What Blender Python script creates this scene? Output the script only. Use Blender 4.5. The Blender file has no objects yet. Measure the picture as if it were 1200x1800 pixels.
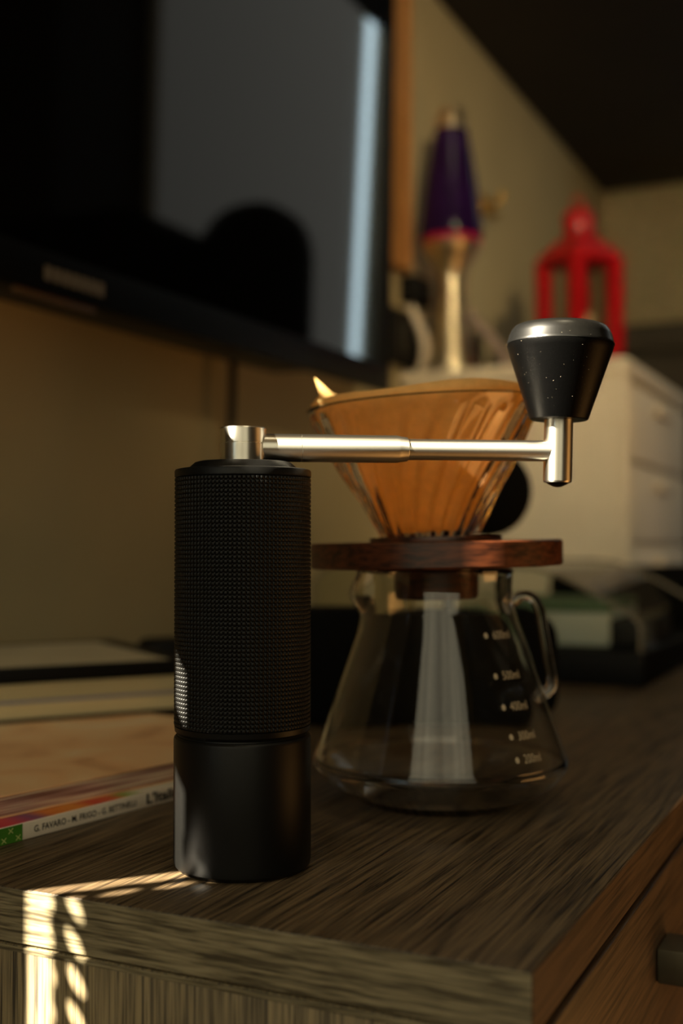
import bpy, bmesh, math, random
from math import sin, cos, pi, radians, sqrt, atan2
from mathutils import Vector, Matrix

random.seed(7)
C = bpy.context.scene.collection
S = bpy.context.scene

# ------------------------------------------------------------------ camera
F_PX = 2060.0                       # focal length for the 1200x1800 frame
TH = math.atan(981.0 / F_PX)        # camera turned left of the room's long axis
EYE = 0.1215                        # height above the sideboard top (z = 0)
cam_d = bpy.data.cameras.new('camera')
cam_d.sensor_fit = 'VERTICAL'
cam_d.sensor_height = 23.5
cam_d.lens = F_PX / 1800.0 * 23.5
cam_d.clip_start = 0.01
cam_d.dof.use_dof = True
cam_d.dof.focus_distance = 0.432
cam_d.dof.aperture_fstop = 3.5
cam = bpy.data.objects.new('camera', cam_d)
C.objects.link(cam)
cam.location = (0, 0, EYE)
cam.rotation_euler = (pi / 2 + math.atan(52 / F_PX), 0, TH)
S.camera = cam

# ------------------------------------------------------------------ world, lights, exposure
w = bpy.data.worlds.new('world')
S.world = w
w.use_nodes = True
bg = w.node_tree.nodes['Background']
bg.inputs[0].default_value = (0.75, 0.85, 1.0, 1)
bg.inputs[1].default_value = 0.25

SUN_AZ = (0.630, 0.777)             # horizontal travel of the low sun
SUN_EL = radians(32)
sun_d = bpy.data.lights.new('sun', 'SUN')
sun_d.energy = 54
sun_d.angle = radians(0.3)
sun_d.color = (1.0, 0.88, 0.67)
sun = bpy.data.objects.new('sun', sun_d)
C.objects.link(sun)
sdir = Vector((SUN_AZ[0] * cos(SUN_EL), SUN_AZ[1] * cos(SUN_EL), -sin(SUN_EL)))
sun.rotation_euler = sdir.to_track_quat('-Z', 'Y').to_euler()
sun.location = (-1.5, -1.0, 1.5)


def area(name, loc, target, sx, sy, power, col):
    d = bpy.data.lights.new(name, 'AREA')
    d.shape = 'RECTANGLE'
    d.size, d.size_y = sx, sy
    d.energy = power
    d.color = col
    o = bpy.data.objects.new(name, d)
    C.objects.link(o)
    o.location = loc
    o.rotation_euler = (Vector(target) - Vector(loc)).to_track_quat('-Z', 'Y').to_euler()
    return o


sp_ = area('far_fill_light', (0.95, -0.6, 0.98), (-0.6, 1.8, 0.60), 0.12, 0.12, 1.15, (1.0, 0.78, 0.44))  # unseen fill added to brighten the far wall and drawer tower
sp_.data.spread = radians(35)
# unseen area light standing in for warm bounce from the room's sunlit side
area('warm_floor_light', (0.62, 0.80, -0.38), (-0.1, 0.6, 0.06), 0.5, 0.8, 3.2, (1.0, 0.47, 0.13))
area('overhead_fill_light', (0.1, 0.3, 1.80), (-0.15, 0.5, 0.0), 0.4, 0.4, 2.2, (1.0, 0.85, 0.56))  # unseen light from above, added to brighten the books

S.view_settings.view_transform = 'Standard'
S.view_settings.look = 'None'
S.view_settings.gamma = 1.0
S.view_settings.exposure = 0.0
S.view_settings.use_curve_mapping = False
S.cycles.max_bounces = 14
S.cycles.transmission_bounces = 12
S.cycles.transparent_max_bounces = 16
S.cycles.glossy_bounces = 6
S.cycles.diffuse_bounces = 3
S.cycles.sample_clamp_indirect = 4.0
S.cycles.use_denoising = True


# ------------------------------------------------------------------ helpers
def W(r, f, z=0.0):
    """point r to the camera's right, f ahead of it, at height z, in room axes"""
    return Vector((r * cos(TH) - f * sin(TH), r * sin(TH) + f * cos(TH), z))


def lin(c):
    r = []
    for v in c:
        v = v / 255.0
        r.append(v / 12.92 if v <= 0.04045 else ((v + 0.055) / 1.055) ** 2.4)
    return (r[0], r[1], r[2], 1)


def obj(name, bm, m=None, parent=None, smooth=True, angle=40):
    me = bpy.data.meshes.new(name)
    bm.normal_update()
    bm.to_mesh(me)
    bm.free()
    o = bpy.data.objects.new(name, me)
    C.objects.link(o)
    if m is not None:
        for mm in (m if isinstance(m, (list, tuple)) else [m]):
            me.materials.append(mm)
    if smooth:
        for p in me.polygons:
            p.use_smooth = True
        try:
            me.set_sharp_from_angle(angle=radians(angle))
        except Exception:
            pass
    if parent is not None:
        o.parent = parent
    return o


def tag(o, label, cat, group=None, kind=None):
    o['label'] = label
    o['category'] = cat
    if group:
        o['group'] = group
    if kind:
        o['kind'] = kind
    return o


def thing(name, label, cat, loc=(0, 0, 0), rotz=0.0, group=None):
    o = bpy.data.objects.new(name, None)
    o.empty_display_size = 0.02
    C.objects.link(o)
    o.location = loc
    o.rotation_euler = (0, 0, rotz)
    return tag(o, label, cat, group)


def struct(name, bm, m, parent=None):
    o = obj(name, bm, m, parent, smooth=False)
    if parent is None:
        o['kind'] = 'structure'
    return o


def bx(bm, x0, x1, y0, y1, z0, z1, bevel=0.0, seg=2, mi=0):
    t = bmesh.new()
    bmesh.ops.create_cube(t, size=1.0)
    for v in t.verts:
        v.co = Vector(((x0 + x1) / 2 + v.co.x * (x1 - x0), (y0 + y1) / 2 + v.co.y * (y1 - y0),
                       (z0 + z1) / 2 + v.co.z * (z1 - z0)))
    if bevel > 0:
        bmesh.ops.bevel(t, geom=list(t.edges), offset=bevel, segments=seg, affect='EDGES', profile=0.5)
    join(bm, t, mi=mi)
    return bm


def join(bm, t, mat=None, mi=None):
    vs = {}
    for v in t.verts:
        vs[v] = bm.verts.new(mat @ v.co if mat is not None else v.co)
    for f in t.faces:
        try:
            nf = bm.faces.new([vs[v] for v in f.verts])
            nf.material_index = mi if mi is not None else f.material_index
        except ValueError:
            pass
    t.free()


def box(x0, x1, y0, y1, z0, z1, bevel=0.0, seg=2):
    return bx(bmesh.new(), x0, x1, y0, y1, z0, z1, bevel, seg)


def lathe(prof, n=64, rfun=None, bm=None, close=False):
    """prof: list of (r, z); r = 0 closes to a pole; rfun(a, r, z) -> r; a is 0 towards the viewer, + to the right"""
    bm = bm or bmesh.new()
    rings = []
    for (r, z) in prof:
        if r <= 1e-7:
            rings.append([bm.verts.new((0, 0, z))])
        else:
            ring = []
            for i in range(n):
                a = 2 * pi * i / n
                rr = rfun(a, r, z) if rfun else r
                ring.append(bm.verts.new((rr * sin(a), -rr * cos(a), z)))
            rings.append(ring)
    pairs = list(zip(rings[:-1], rings[1:]))
    if close:
        pairs.append((rings[-1], rings[0]))
    for A, B in pairs:
        if len(A) == 1 and len(B) == 1:
            continue
        for i in range(n):
            j = (i + 1) % n
            if len(A) == 1:
                bm.faces.new((A[0], B[j], B[i]))
            elif len(B) == 1:
                bm.faces.new((A[i], A[j], B[0]))
            else:
                bm.faces.new((A[i], A[j], B[j], B[i]))
    bmesh.ops.recalc_face_normals(bm, faces=bm.faces)
    return bm


def smooth_path(pts, k=6):
    """Catmull-Rom through the points"""
    P = [Vector(p) for p in pts]
    out = []
    for i in range(len(P) - 1):
        p0 = P[i - 1] if i else P[0] * 2 - P[1]
        p1, p2 = P[i], P[i + 1]
        p3 = P[i + 2] if i + 2 < len(P) else P[-1] * 2 - P[-2]
        for s in range(k):
            t = s / k
            out.append(0.5 * ((2 * p1) + (p2 - p0) * t + (2 * p0 - 5 * p1 + 4 * p2 - p3) * t * t
                              + (3 * p1 - p0 - 3 * p2 + p3) * t ** 3))
    out.append(P[-1])
    return out


def tube(pts, rad, n=12, bm=None, caps=True, sm=True, k=6):
    bm = bm or bmesh.new()
    P = smooth_path(pts, k) if sm else [Vector(p) for p in pts]
    m = len(P)
    rads = rad if isinstance(rad, (list, tuple)) else None
    up = None
    rings = []
    for i, p in enumerate(P):
        t = (P[min(i + 1, m - 1)] - P[max(i - 1, 0)]).normalized()
        if up is None:
            up = Vector((0, 0, 1)) if abs(t.z) < 0.9 else Vector((1, 0, 0))
        side = t.cross(up).normalized()
        up = side.cross(t).normalized()
        rr = rad if rads is None else rads[min(i, len(rads) - 1)]
        rings.append([bm.verts.new(p + side * (rr * cos(2 * pi * q / n)) + up * (rr * sin(2 * pi * q / n)))
                      for q in range(n)])
    for A, B in zip(rings[:-1], rings[1:]):
        for i in range(n):
            j = (i + 1) % n
            bm.faces.new((A[i], A[j], B[j], B[i]))
    if caps:
        bm.faces.new(list(reversed(rings[0])))
        bm.faces.new(rings[-1])
    bmesh.ops.recalc_face_normals(bm, faces=bm.faces)
    return bm


def prism(outline, y0, y1, bm=None, bevel=0.0):
    """outline in (x, z), extruded along y"""
    b = bmesh.new()
    A = [b.verts.new((x, y0, z)) for x, z in outline]
    B = [b.verts.new((x, y1, z)) for x, z in outline]
    n = len(A)
    b.faces.new(A)
    b.faces.new(list(reversed(B)))
    for i in range(n):
        j = (i + 1) % n
        b.faces.new((A[j], A[i], B[i], B[j]))
    bmesh.ops.recalc_face_normals(b, faces=b.faces)
    if bevel:
        es = [e for e in b.edges if abs(e.verts[0].co.y - e.verts[1].co.y) < 1e-6]
        bmesh.ops.bevel(b, geom=es, offset=bevel, segments=2, affect='EDGES', profile=0.5)
    if bm is None:
        return b
    join(bm, b)
    return bm


def rrect(x0, x1, z0, z1, r, k=5):
    pts = []
    for (cx, cz, a0) in ((x1 - r, z1 - r, 0), (x0 + r, z1 - r, 90), (x0 + r, z0 + r, 180), (x1 - r, z0 + r, 270)):
        for i in range(k + 1):
            a = radians(a0 + 90 * i / k)
            pts.append((cx + r * cos(a), cz + r * sin(a)))
    return pts


def text_bm(body, size, offset=0.0, align='LEFT', extrude=0.0):
    cu = bpy.data.curves.new('lettering', 'FONT')
    cu.body = body
    cu.size = size
    cu.offset = offset
    cu.extrude = extrude
    cu.align_x = align
    cu.resolution_u = 3
    o = bpy.data.objects.new('lettering', cu)
    C.objects.link(o)
    dg = bpy.context.evaluated_depsgraph_get()
    me = bpy.data.meshes.new_from_object(o.evaluated_get(dg))
    bm = bmesh.new()
    bm.from_mesh(me)
    bpy.data.objects.remove(o)
    bpy.data.curves.remove(cu)
    bpy.data.meshes.remove(me)
    return bm


# ------------------------------------------------------------------ materials
def mat(name, col, rough=0.5, metal=0.0, spec=0.5, noise=None, bump=None, aniso=0.0, coat=0.0):
    m = bpy.data.materials.new(name)
    m.use_nodes = True
    nt = m.node_tree
    b = nt.nodes['Principled BSDF']
    c = lin(col)
    b.inputs['Base Color'].default_value = c
    b.inputs['Roughness'].default_value = rough
    b.inputs['Metallic'].default_value = metal
    b.inputs['Specular IOR Level'].default_value = spec
    b.inputs['Anisotropic'].default_value = aniso
    b.inputs['Coat Weight'].default_value = coat
    tc = nt.nodes.new('ShaderNodeTexCoord')
    if noise:                                       # (scale, amount): gentle mottling of the colour
        n = nt.nodes.new('ShaderNodeTexNoise')
        n.inputs['Scale'].default_value = noise[0]
        n.inputs['Detail'].default_value = 4
        nt.links.new(tc.outputs['Object'], n.inputs['Vector'])
        r = nt.nodes.new('ShaderNodeValToRGB')
        a = noise[1]
        r.color_ramp.elements[0].position = 0.3
        r.color_ramp.elements[1].position = 0.7
        r.color_ramp.elements[0].color = (c[0] * (1 - a), c[1] * (1 - a), c[2] * (1 - a), 1)
        r.color_ramp.elements[1].color = (min(1, c[0] * (1 + a)), min(1, c[1] * (1 + a)), min(1, c[2] * (1 + a)), 1)
        nt.links.new(n.outputs['Fac'], r.inputs['Fac'])
        nt.links.new(r.outputs['Color'], b.inputs['Base Color'])
    if bump:                                        # (scale, strength, distance)
        n2 = nt.nodes.new('ShaderNodeTexNoise')
        n2.inputs['Scale'].default_value = bump[0]
        n2.inputs['Detail'].default_value = 3
        nt.links.new(tc.outputs['Object'], n2.inputs['Vector'])
        bp = nt.nodes.new('ShaderNodeBump')
        bp.inputs['Strength'].default_value = bump[1]
        bp.inputs['Distance'].default_value = bump[2]
        nt.links.new(n2.outputs['Fac'], bp.inputs['Height'])
        nt.links.new(bp.outputs['Normal'], b.inputs['Normal'])
    return m


def wood(name, dark, light, scale, rough=0.5, bump=0.25, fine=3.0, warp=0.6, spec=0.5):
    """streaked wood; scale = streak frequency per metre along x, y, z (small along the grain)"""
    m = bpy.data.materials.new(name)
    m.use_nodes = True
    nt = m.node_tree
    b = nt.nodes['Principled BSDF']
    b.inputs['Roughness'].default_value = rough
    b.inputs['Specular IOR Level'].default_value = spec
    tc = nt.nodes.new('ShaderNodeTexCoord')
    mp = nt.nodes.new('ShaderNodeMapping')
    mp.inputs['Scale'].default_value = scale
    nt.links.new(tc.outputs['Object'], mp.inputs['Vector'])
    n1 = nt.nodes.new('ShaderNodeTexNoise')
    n1.inputs['Scale'].default_value = 1.0
    n1.inputs['Detail'].default_value = 5
    n1.inputs['Roughness'].default_value = 0.62
    n1.inputs['Distortion'].default_value = warp
    nt.links.new(mp.outputs['Vector'], n1.inputs['Vector'])
    mp2 = nt.nodes.new('ShaderNodeMapping')
    mp2.inputs['Scale'].default_value = tuple(s * fine for s in scale)
    nt.links.new(tc.outputs['Object'], mp2.inputs['Vector'])
    n2 = nt.nodes.new('ShaderNodeTexNoise')
    n2.inputs['Scale'].default_value = 1.0
    n2.inputs['Detail'].default_value = 2
    nt.links.new(mp2.outputs['Vector'], n2.inputs['Vector'])
    mx = nt.nodes.new('ShaderNodeMath')
    mx.operation = 'MULTIPLY_ADD'
    mx.inputs[1].default_value = 0.45
    nt.links.new(n2.outputs['Fac'], mx.inputs[0])
    sc_ = nt.nodes.new('ShaderNodeMath')
    sc_.operation = 'MULTIPLY'
    sc_.inputs[1].default_value = 0.6
    nt.links.new(n1.outputs['Fac'], sc_.inputs[0])
    nt.links.new(sc_.outputs[0], mx.inputs[2])
    r = nt.nodes.new('ShaderNodeValToRGB')
    r.color_ramp.elements[0].position = 0.42
    r.color_ramp.elements[1].position = 0.62
    r.color_ramp.elements[0].color = lin(dark)
    r.color_ramp.elements[1].color = lin(light)
    nt.links.new(mx.outputs[0], r.inputs['Fac'])
    nt.links.new(r.outputs['Color'], b.inputs['Base Color'])
    bp = nt.nodes.new('ShaderNodeBump')
    bp.inputs['Strength'].default_value = bump
    bp.inputs['Distance'].default_value = 0.0006
    nt.links.new(mx.outputs[0], bp.inputs['Height'])
    nt.links.new(bp.outputs['Normal'], b.inputs['Normal'])
    return m


def glass(name, col=(1, 1, 1), rough=0.0, ior=1.47):
    m = bpy.data.materials.new(name)
    m.use_nodes = True
    b = m.node_tree.nodes['Principled BSDF']
    b.inputs['Base Color'].default_value = (*col, 1)
    b.inputs['Roughness'].default_value = rough
    b.inputs['IOR'].default_value = ior
    b.inputs['Transmission Weight'].default_value = 1.0
    return m


def thin_clear(name, tint, gloss=0.12, rough=0.05):
    """thin clear plastic: see-through film with a surface sheen that grows at grazing angles"""
    m = bpy.data.materials.new(name)
    m.use_nodes = True
    nt = m.node_tree
    out = nt.nodes['Material Output']
    nt.nodes.remove(nt.nodes['Principled BSDF'])
    tr = nt.nodes.new('ShaderNodeBsdfTransparent')
    tr.inputs[0].default_value = (*tint, 1)
    gl = nt.nodes.new('ShaderNodeBsdfGlossy')
    gl.inputs['Roughness'].default_value = rough
    lw = nt.nodes.new('ShaderNodeFresnel')
    lw.inputs['IOR'].default_value = 1.5
    mx = nt.nodes.new('ShaderNodeMixShader')
    ge = nt.nodes.new('ShaderNodeNewGeometry')     # sheen only from the outer side of the film
    sb_ = nt.nodes.new('ShaderNodeMath')
    sb_.operation = 'MULTIPLY_ADD'
    sb_.inputs[1].default_value = -1.0
    sb_.inputs[2].default_value = 1.0
    ml = nt.nodes.new('ShaderNodeMath')
    ml.operation = 'MULTIPLY'
    nt.links.new(ge.outputs['Backfacing'], sb_.inputs[0])
    nt.links.new(sb_.outputs[0], ml.inputs[0])
    nt.links.new(lw.outputs[0], ml.inputs[1])
    nt.links.new(ml.outputs[0], mx.inputs[0])
    nt.links.new(tr.outputs[0], mx.inputs[1])
    nt.links.new(gl.outputs[0], mx.inputs[2])
    nt.links.new(mx.outputs[0], out.inputs['Surface'])
    return m


def paper_through(name, col, trans=0.45):
    m = bpy.data.materials.new(name)
    m.use_nodes = True
    nt = m.node_tree
    out = nt.nodes['Material Output']
    nt.nodes.remove(nt.nodes['Principled BSDF'])
    d = nt.nodes.new('ShaderNodeBsdfDiffuse')
    t = nt.nodes.new('ShaderNodeBsdfTranslucent')
    tc = nt.nodes.new('ShaderNodeTexCoord')
    n = nt.nodes.new('ShaderNodeTexNoise')
    n.inputs['Scale'].default_value = 260
    n.inputs['Detail'].default_value = 4
    nt.links.new(tc.outputs['Object'], n.inputs['Vector'])
    r = nt.nodes.new('ShaderNodeValToRGB')
    c = lin(col)
    r.color_ramp.elements[0].color = (c[0] * .85, c[1] * .82, c[2] * .78, 1)
    r.color_ramp.elements[1].color = (min(1, c[0] * 1.12), min(1, c[1] * 1.12), min(1, c[2] * 1.12), 1)
    nt.links.new(n.outputs['Fac'], r.inputs['Fac'])
    nt.links.new(r.outputs[0], d.inputs[0])
    nt.links.new(r.outputs[0], t.inputs[0])
    mx = nt.nodes.new('ShaderNodeMixShader')
    mx.inputs[0].default_value = trans
    nt.links.new(d.outputs[0], mx.inputs[1])
    nt.links.new(t.outputs[0], mx.inputs[2])
    nt.links.new(mx.outputs[0], out.inputs['Surface'])
    return m


def emit(name, col, strength):
    m = bpy.data.materials.new(name)
    m.use_nodes = True
    nt = m.node_tree
    out = nt.nodes['Material Output']
    nt.nodes.remove(nt.nodes['Principled BSDF'])
    e = nt.nodes.new('ShaderNodeEmission')
    e.inputs[0].default_value = (*col, 1)
    e.inputs[1].default_value = strength
    nt.links.new(e.outputs[0], out.inputs['Surface'])
    return m


def bands(name, axis, stops, rough=0.5, freq=None):
    """printed colour bands along one object axis; stops = [(position in metres, colour)]"""
    m = bpy.data.materials.new(name)
    m.use_nodes = True
    nt = m.node_tree
    b = nt.nodes['Principled BSDF']
    b.inputs['Roughness'].default_value = rough
    tc = nt.nodes.new('ShaderNodeTexCoord')
    sp = nt.nodes.new('ShaderNodeSeparateXYZ')
    nt.links.new(tc.outputs['Object'], sp.inputs[0])
    mr = nt.nodes.new('ShaderNodeMapRange')
    lo, hi = stops[0][0], stops[-1][0]
    mr.inputs['From Min'].default_value = lo
    mr.inputs['From Max'].default_value = hi
    nt.links.new(sp.outputs[axis], mr.inputs['Value'])
    r = nt.nodes.new('ShaderNodeValToRGB')
    cr = r.color_ramp
    while len(cr.elements) < len(stops):
        cr.elements.new(0.5)
    for e, (p, col) in zip(cr.elements, stops):
        e.position = (p - lo) / (hi - lo)
    for e, (p, col) in zip(cr.elements, stops):
        e.color = lin(col)
    nt.links.new(mr.outputs[0], r.inputs['Fac'])
    nt.links.new(r.outputs[0], b.inputs['Base Color'])
    return m


def page_edges(name, c1, c2, freq=2500, rough=0.8, c3=None):
    m = bpy.data.materials.new(name)
    m.use_nodes = True
    nt = m.node_tree
    b = nt.nodes['Principled BSDF']
    b.inputs['Roughness'].default_value = rough
    tc = nt.nodes.new('ShaderNodeTexCoord')
    mp = nt.nodes.new('ShaderNodeMapping')
    mp.inputs['Scale'].default_value = (14, 14, freq)
    nt.links.new(tc.outputs['Object'], mp.inputs['Vector'])
    n = nt.nodes.new('ShaderNodeTexNoise')
    n.inputs['Scale'].default_value = 1
    n.inputs['Detail'].default_value = 3
    nt.links.new(mp.outputs[0], n.inputs['Vector'])
    r = nt.nodes.new('ShaderNodeValToRGB')
    r.color_ramp.elements[0].position = 0.36
    r.color_ramp.elements[1].position = 0.62
    r.color_ramp.elements[0].color = lin(c1)
    r.color_ramp.elements[1].color = lin(c2)
    if c3:
        e = r.color_ramp.elements.new(0.5)
        e.color = lin(c3)
    nt.links.new(n.outputs['Fac'], r.inputs['Fac'])
    nt.links.new(r.outputs[0], b.inputs['Base Color'])
    return m


M = {}
ANISO_ROT = 0.25
M['wall'] = mat('wall_paint', (186, 169, 128), 0.85, noise=(9, 0.04), bump=(220, 0.12, 0.001))
M['ceiling'] = mat('ceiling_paint', (228, 214, 186), 0.9, noise=(3, 0.04))
M['floor'] = wood('floor_boards', (84, 56, 34), (128, 90, 56), (60, 4, 60), 0.4)
M['oak_top'] = wood('dark_oak_top', (24, 18, 12), (108, 90, 66), (430, 9.0, 430), 0.42, 0.4)
M['oak_end'] = wood('dark_oak_end_strip', (70, 62, 46), (150, 138, 108), (22, 300, 420), 0.45, 0.3)
M['oak_front'] = wood('dark_oak_front', (44, 32, 22), (96, 74, 52), (400, 9, 400), 0.45, 0.3)
M['oak_side'] = wood('dark_oak_side_panel', (54, 46, 32), (152, 134, 98), (760, 760, 12), 0.5, 0.3)
M['joint'] = mat('dark_joint', (16, 13, 9), 0.8, noise=(60, 0.2))
M['overhead'] = wood('overhead_dark_wood', (20, 15, 11), (36, 28, 20), (6, 90, 90), 0.7, 0.1)
M['pewter'] = mat('knob_pewter', (104, 98, 80), 0.45, 0.7, noise=(300, 0.06))
M['black_anod'] = mat('black_anodised', (10, 10, 9), 0.42, 0.0, 0.26, noise=(900, 0.15), bump=(2600, 0.12, 0.0002))
M['black_knob'] = mat('black_dusty_knob', (2, 2, 2), 0.36, 0.0, 0.13, noise=(1500, 0.3), bump=(3200, 0.25, 0.0002))
M['steel'] = mat('turned_steel_upright', (232, 228, 216), 0.36, 1.0, 0.5, aniso=0.85)
M['steel_arm'] = mat('turned_steel_arm', (232, 228, 216), 0.36, 1.0, 0.5, aniso=0.85)
for k_, ax_ in (('steel', 'Z'), ('steel_arm', 'X')):
    nt_ = M[k_].node_tree
    tg_ = nt_.nodes.new('ShaderNodeTangent')
    tg_.direction_type = 'RADIAL'
    tg_.axis = ax_
    nt_.links.new(tg_.outputs[0], nt_.nodes['Principled BSDF'].inputs['Tangent'])
    nt_.nodes['Principled BSDF'].inputs['Anisotropic Rotation'].default_value = ANISO_ROT
M['screw'] = mat('dark_screw', (20, 20, 20), 0.3, 0.6, noise=(500, 0.1))
M['glass'] = glass('clear_glass', (1.0, 0.985, 0.95))
M['ribglass'] = glass('ribbed_glass', (1.0, 0.97, 0.92))
M['white_print'] = mat('white_print', (176, 166, 142), 0.6, noise=(800, 0.05))
M['walnut'] = wood('walnut_collar', (46, 21, 10), (100, 52, 27), (22, 90, 160), 0.38, 0.1, 3.0, 1.6)
M['filter'] = paper_through('unbleached_paper', (240, 206, 138), 0.5)
M['tv_black'] = mat('gloss_black_plastic', (6, 6, 6), 0.5, 0, 0.06, noise=(40, 0.1))
M['tv_back'] = mat('matt_black_plastic', (14, 13, 12), 0.55, noise=(40, 0.1))
M['screen'] = mat('dark_screen_glass', (4, 4, 4), 0.04, 0.0, 0.5, noise=(10, 0.1))
M['logo'] = mat('silver_lettering', (120, 108, 88), 0.4, 0.4, noise=(500, 0.05))
M['black'] = mat('black_plastic', (7, 7, 6), 0.6, 0.0, 0.2, noise=(120, 0.15))
M['black_soft'] = mat('black_fabric', (11, 11, 10), 0.95, 0.0, 0.1, noise=(300, 0.25), bump=(900, 0.3, 0.0006))
M['white_plastic'] = mat('white_plastic', (226, 214, 190), 0.5, noise=(30, 0.03))
M['red'] = mat('red_enamel', (176, 3, 16), 0.4, noise=(60, 0.06))
M['redglass'] = thin_clear('lantern_pane', (0.95, 0.93, 0.9))
M['candle'] = mat('pale_candle', (216, 196, 160), 0.6, noise=(60, 0.04))
M['purple'] = glass('purple_liquid_glass', (0.20, 0.07, 0.42), 0.05)
M['purple_fill'] = mat('purple_liquid', (34, 13, 58), 0.16, 0.0, 0.2, noise=(14, 0.3))
M['wax'] = mat('magenta_wax', (170, 20, 70), 0.4, noise=(40, 0.1))
M['brushed'] = mat('lamp_base_metal', (222, 206, 172), 0.34, 1.0, noise=(80, 0.06))
M['brass'] = mat('brass', (196, 150, 60), 0.35, 0.9, noise=(80, 0.08))
M['cable_white'] = mat('white_cable', (222, 208, 186), 0.5, noise=(60, 0.03))
M['cable_grey'] = mat('grey_cable', (150, 130, 118), 0.5, noise=(60, 0.03))
M['tan_board'] = mat('tan_board', (186, 132, 72), 0.8, noise=(30, 0.08), bump=(300, 0.2, 0.001))
M['basket'] = mat('dark_box', (62, 56, 44), 0.8, noise=(40, 0.2), bump=(200, 0.4, 0.002))
M['tray_lid'] = thin_clear('clear_lid_plastic', (0.86, 0.88, 0.84))
M['lid_highlight'] = mat('lid_highlight_plastic', (128, 120, 100), 0.25, noise=(50, 0.05))
M['pale_card'] = mat('pale_card', (206, 212, 200), 0.7, noise=(20, 0.06))
M['green_card'] = mat('green_card', (96, 122, 92), 0.7, noise=(20, 0.08))
M['dark_card'] = mat('dark_card', (38, 36, 34), 0.7, noise=(20, 0.08))
M['oxblood'] = mat('dark_red_plastic', (40, 14, 14), 0.5, noise=(50, 0.1))
M['wardrobe'] = wood('wardrobe_dark_wood', (26, 20, 15), (46, 36, 26), (90, 90, 4), 0.6, 0.1)
M['curtain'] = mat('grey_curtain', (170, 168, 158), 0.9, noise=(12, 0.06))
M['blind'] = mat('opaque_blind', (58, 50, 38), 0.9, noise=(30, 0.06))
M['frame'] = mat('window_frame_paint', (208, 200, 184), 0.6, noise=(30, 0.03))
M['daylight'] = emit('daylight_pane', (0.68, 0.90, 1.0), 6.5)
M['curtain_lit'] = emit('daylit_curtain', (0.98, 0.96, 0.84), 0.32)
M['back_pane'] = emit('daylit_back_curtain', (1.0, 0.89, 0.60), 0.9)
_nt = M['back_pane'].node_tree      # uneven glow put into the pane, as if through folds of a sheer curtain
_tc = _nt.nodes.new('ShaderNodeTexCoord')
_mp = _nt.nodes.new('ShaderNodeMapping')
_mp.inputs['Scale'].default_value = (5, 1, 0.5)
_n = _nt.nodes.new('ShaderNodeTexNoise')
_n.inputs['Scale'].default_value = 1.0
_mr = _nt.nodes.new('ShaderNodeMapRange')
_mr.inputs['From Min'].default_value, _mr.inputs['From Max'].default_value = 0.3, 0.7
_mr.inputs['To Min'].default_value, _mr.inputs['To Max'].default_value = 0.65, 1.4
_nt.links.new(_tc.outputs['Object'], _mp.inputs['Vector'])
_nt.links.new(_mp.outputs[0], _n.inputs['Vector'])
_nt.links.new(_n.outputs['Fac'], _mr.inputs['Value'])
_nt.links.new(_mr.outputs[0], _nt.nodes['Emission'].inputs[1])

# ------------------------------------------------------------------ the room
WX = -0.65                          # left wall plane (inner face)
FY = 2.855                          # far wall plane
BY, RX = -1.00, 2.3
FZ, CZ = -0.62, 1.85

bm = bmesh.new()                    # left wall with a window opening beside the television
oy0, oy1, oz0, oz1 = -0.42, 0.24, 0.02, 0.92
for (a, b_, c_, d_) in ((BY, oy0, FZ, CZ), (oy1, FY, FZ, CZ), (oy0, oy1, FZ, oz0), (oy0, oy1, oz1, CZ)):
    bx(bm, WX - 0.06, WX, a, b_, c_, d_)
struct('wall_left', bm, M['wall'])
struct('wall_far', box(WX - 0.06, RX, FY, FY + 0.06, FZ, CZ), M['wall'])
struct('wall_right', box(RX, RX + 0.06, BY, FY, FZ, CZ), M['wardrobe'])
struct('wall_back', box(WX - 0.06, RX, BY - 0.06, BY, FZ, CZ), M['wall'])
struct('floor', box(WX - 0.06, RX + 0.06, BY - 0.06, FY + 0.06, FZ - 0.05, FZ), M['floor'])
struct('ceiling', box(WX - 0.06, RX + 0.06, BY - 0.06, FY + 0.06, CZ, CZ + 0.05), M['ceiling'])


def window(name, loc=(0, 0, 0)):
    o = bpy.data.objects.new(name, None)
    C.objects.link(o)
    o.location = loc
    o['kind'] = 'structure'
    return o


# window_1: far wall, curtained with a slit of daylight; seen reflected in the television screen
CX0, CX1, SX0, SX1 = 0.282, 0.86, 0.236, 0.256
LEAN = -0.028                       # the curtain edge hangs a little askew
w1 = window('window_1', (0, FY, 0))
bm = bmesh.new()
for (a, b_, c_, d_) in ((SX0 - .10, SX0 - .062, -.3, 1.75), (CX1 + .02, CX1 + .06, -.3, 1.75), (SX0 - .05, CX1 + .06, 1.70, 1.75),
                        (SX0 - .05, CX1 + .06, -.34, -.3)):
    bx(bm, a, b_, -0.03, -0.001, c_, d_, 0.003)
obj('window_frame', bm, M['frame'], w1)
bm = box(SX0, SX1, -0.008, -0.002, -.3, 1.70)
for v in bm.verts:
    v.co.x += LEAN * (v.co.z - .57)
obj('pane', bm, M['daylight'], w1, smooth=False)
bm = bmesh.new()                    # pleated curtain
n = 90
v0 = []
for i in range(n + 1):
    x = CX0 - .02 + (CX1 - CX0 + .04) * i / n
    y = -0.03 + 0.009 * sin(i * 0.9) + 0.004 * sin(i * 0.37)
    v0.append((bm.verts.new((x - .87 * LEAN * (1 - i / n), y, -0.3)), bm.verts.new((x + 1.26 * LEAN * (1 - i / n), y, 1.83))))
for A, B in zip(v0[:-1], v0[1:]):
    bm.faces.new((A[0], B[0], B[1], A[1]))
obj('curtain', bm, M['curtain_lit'], w1)

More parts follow.
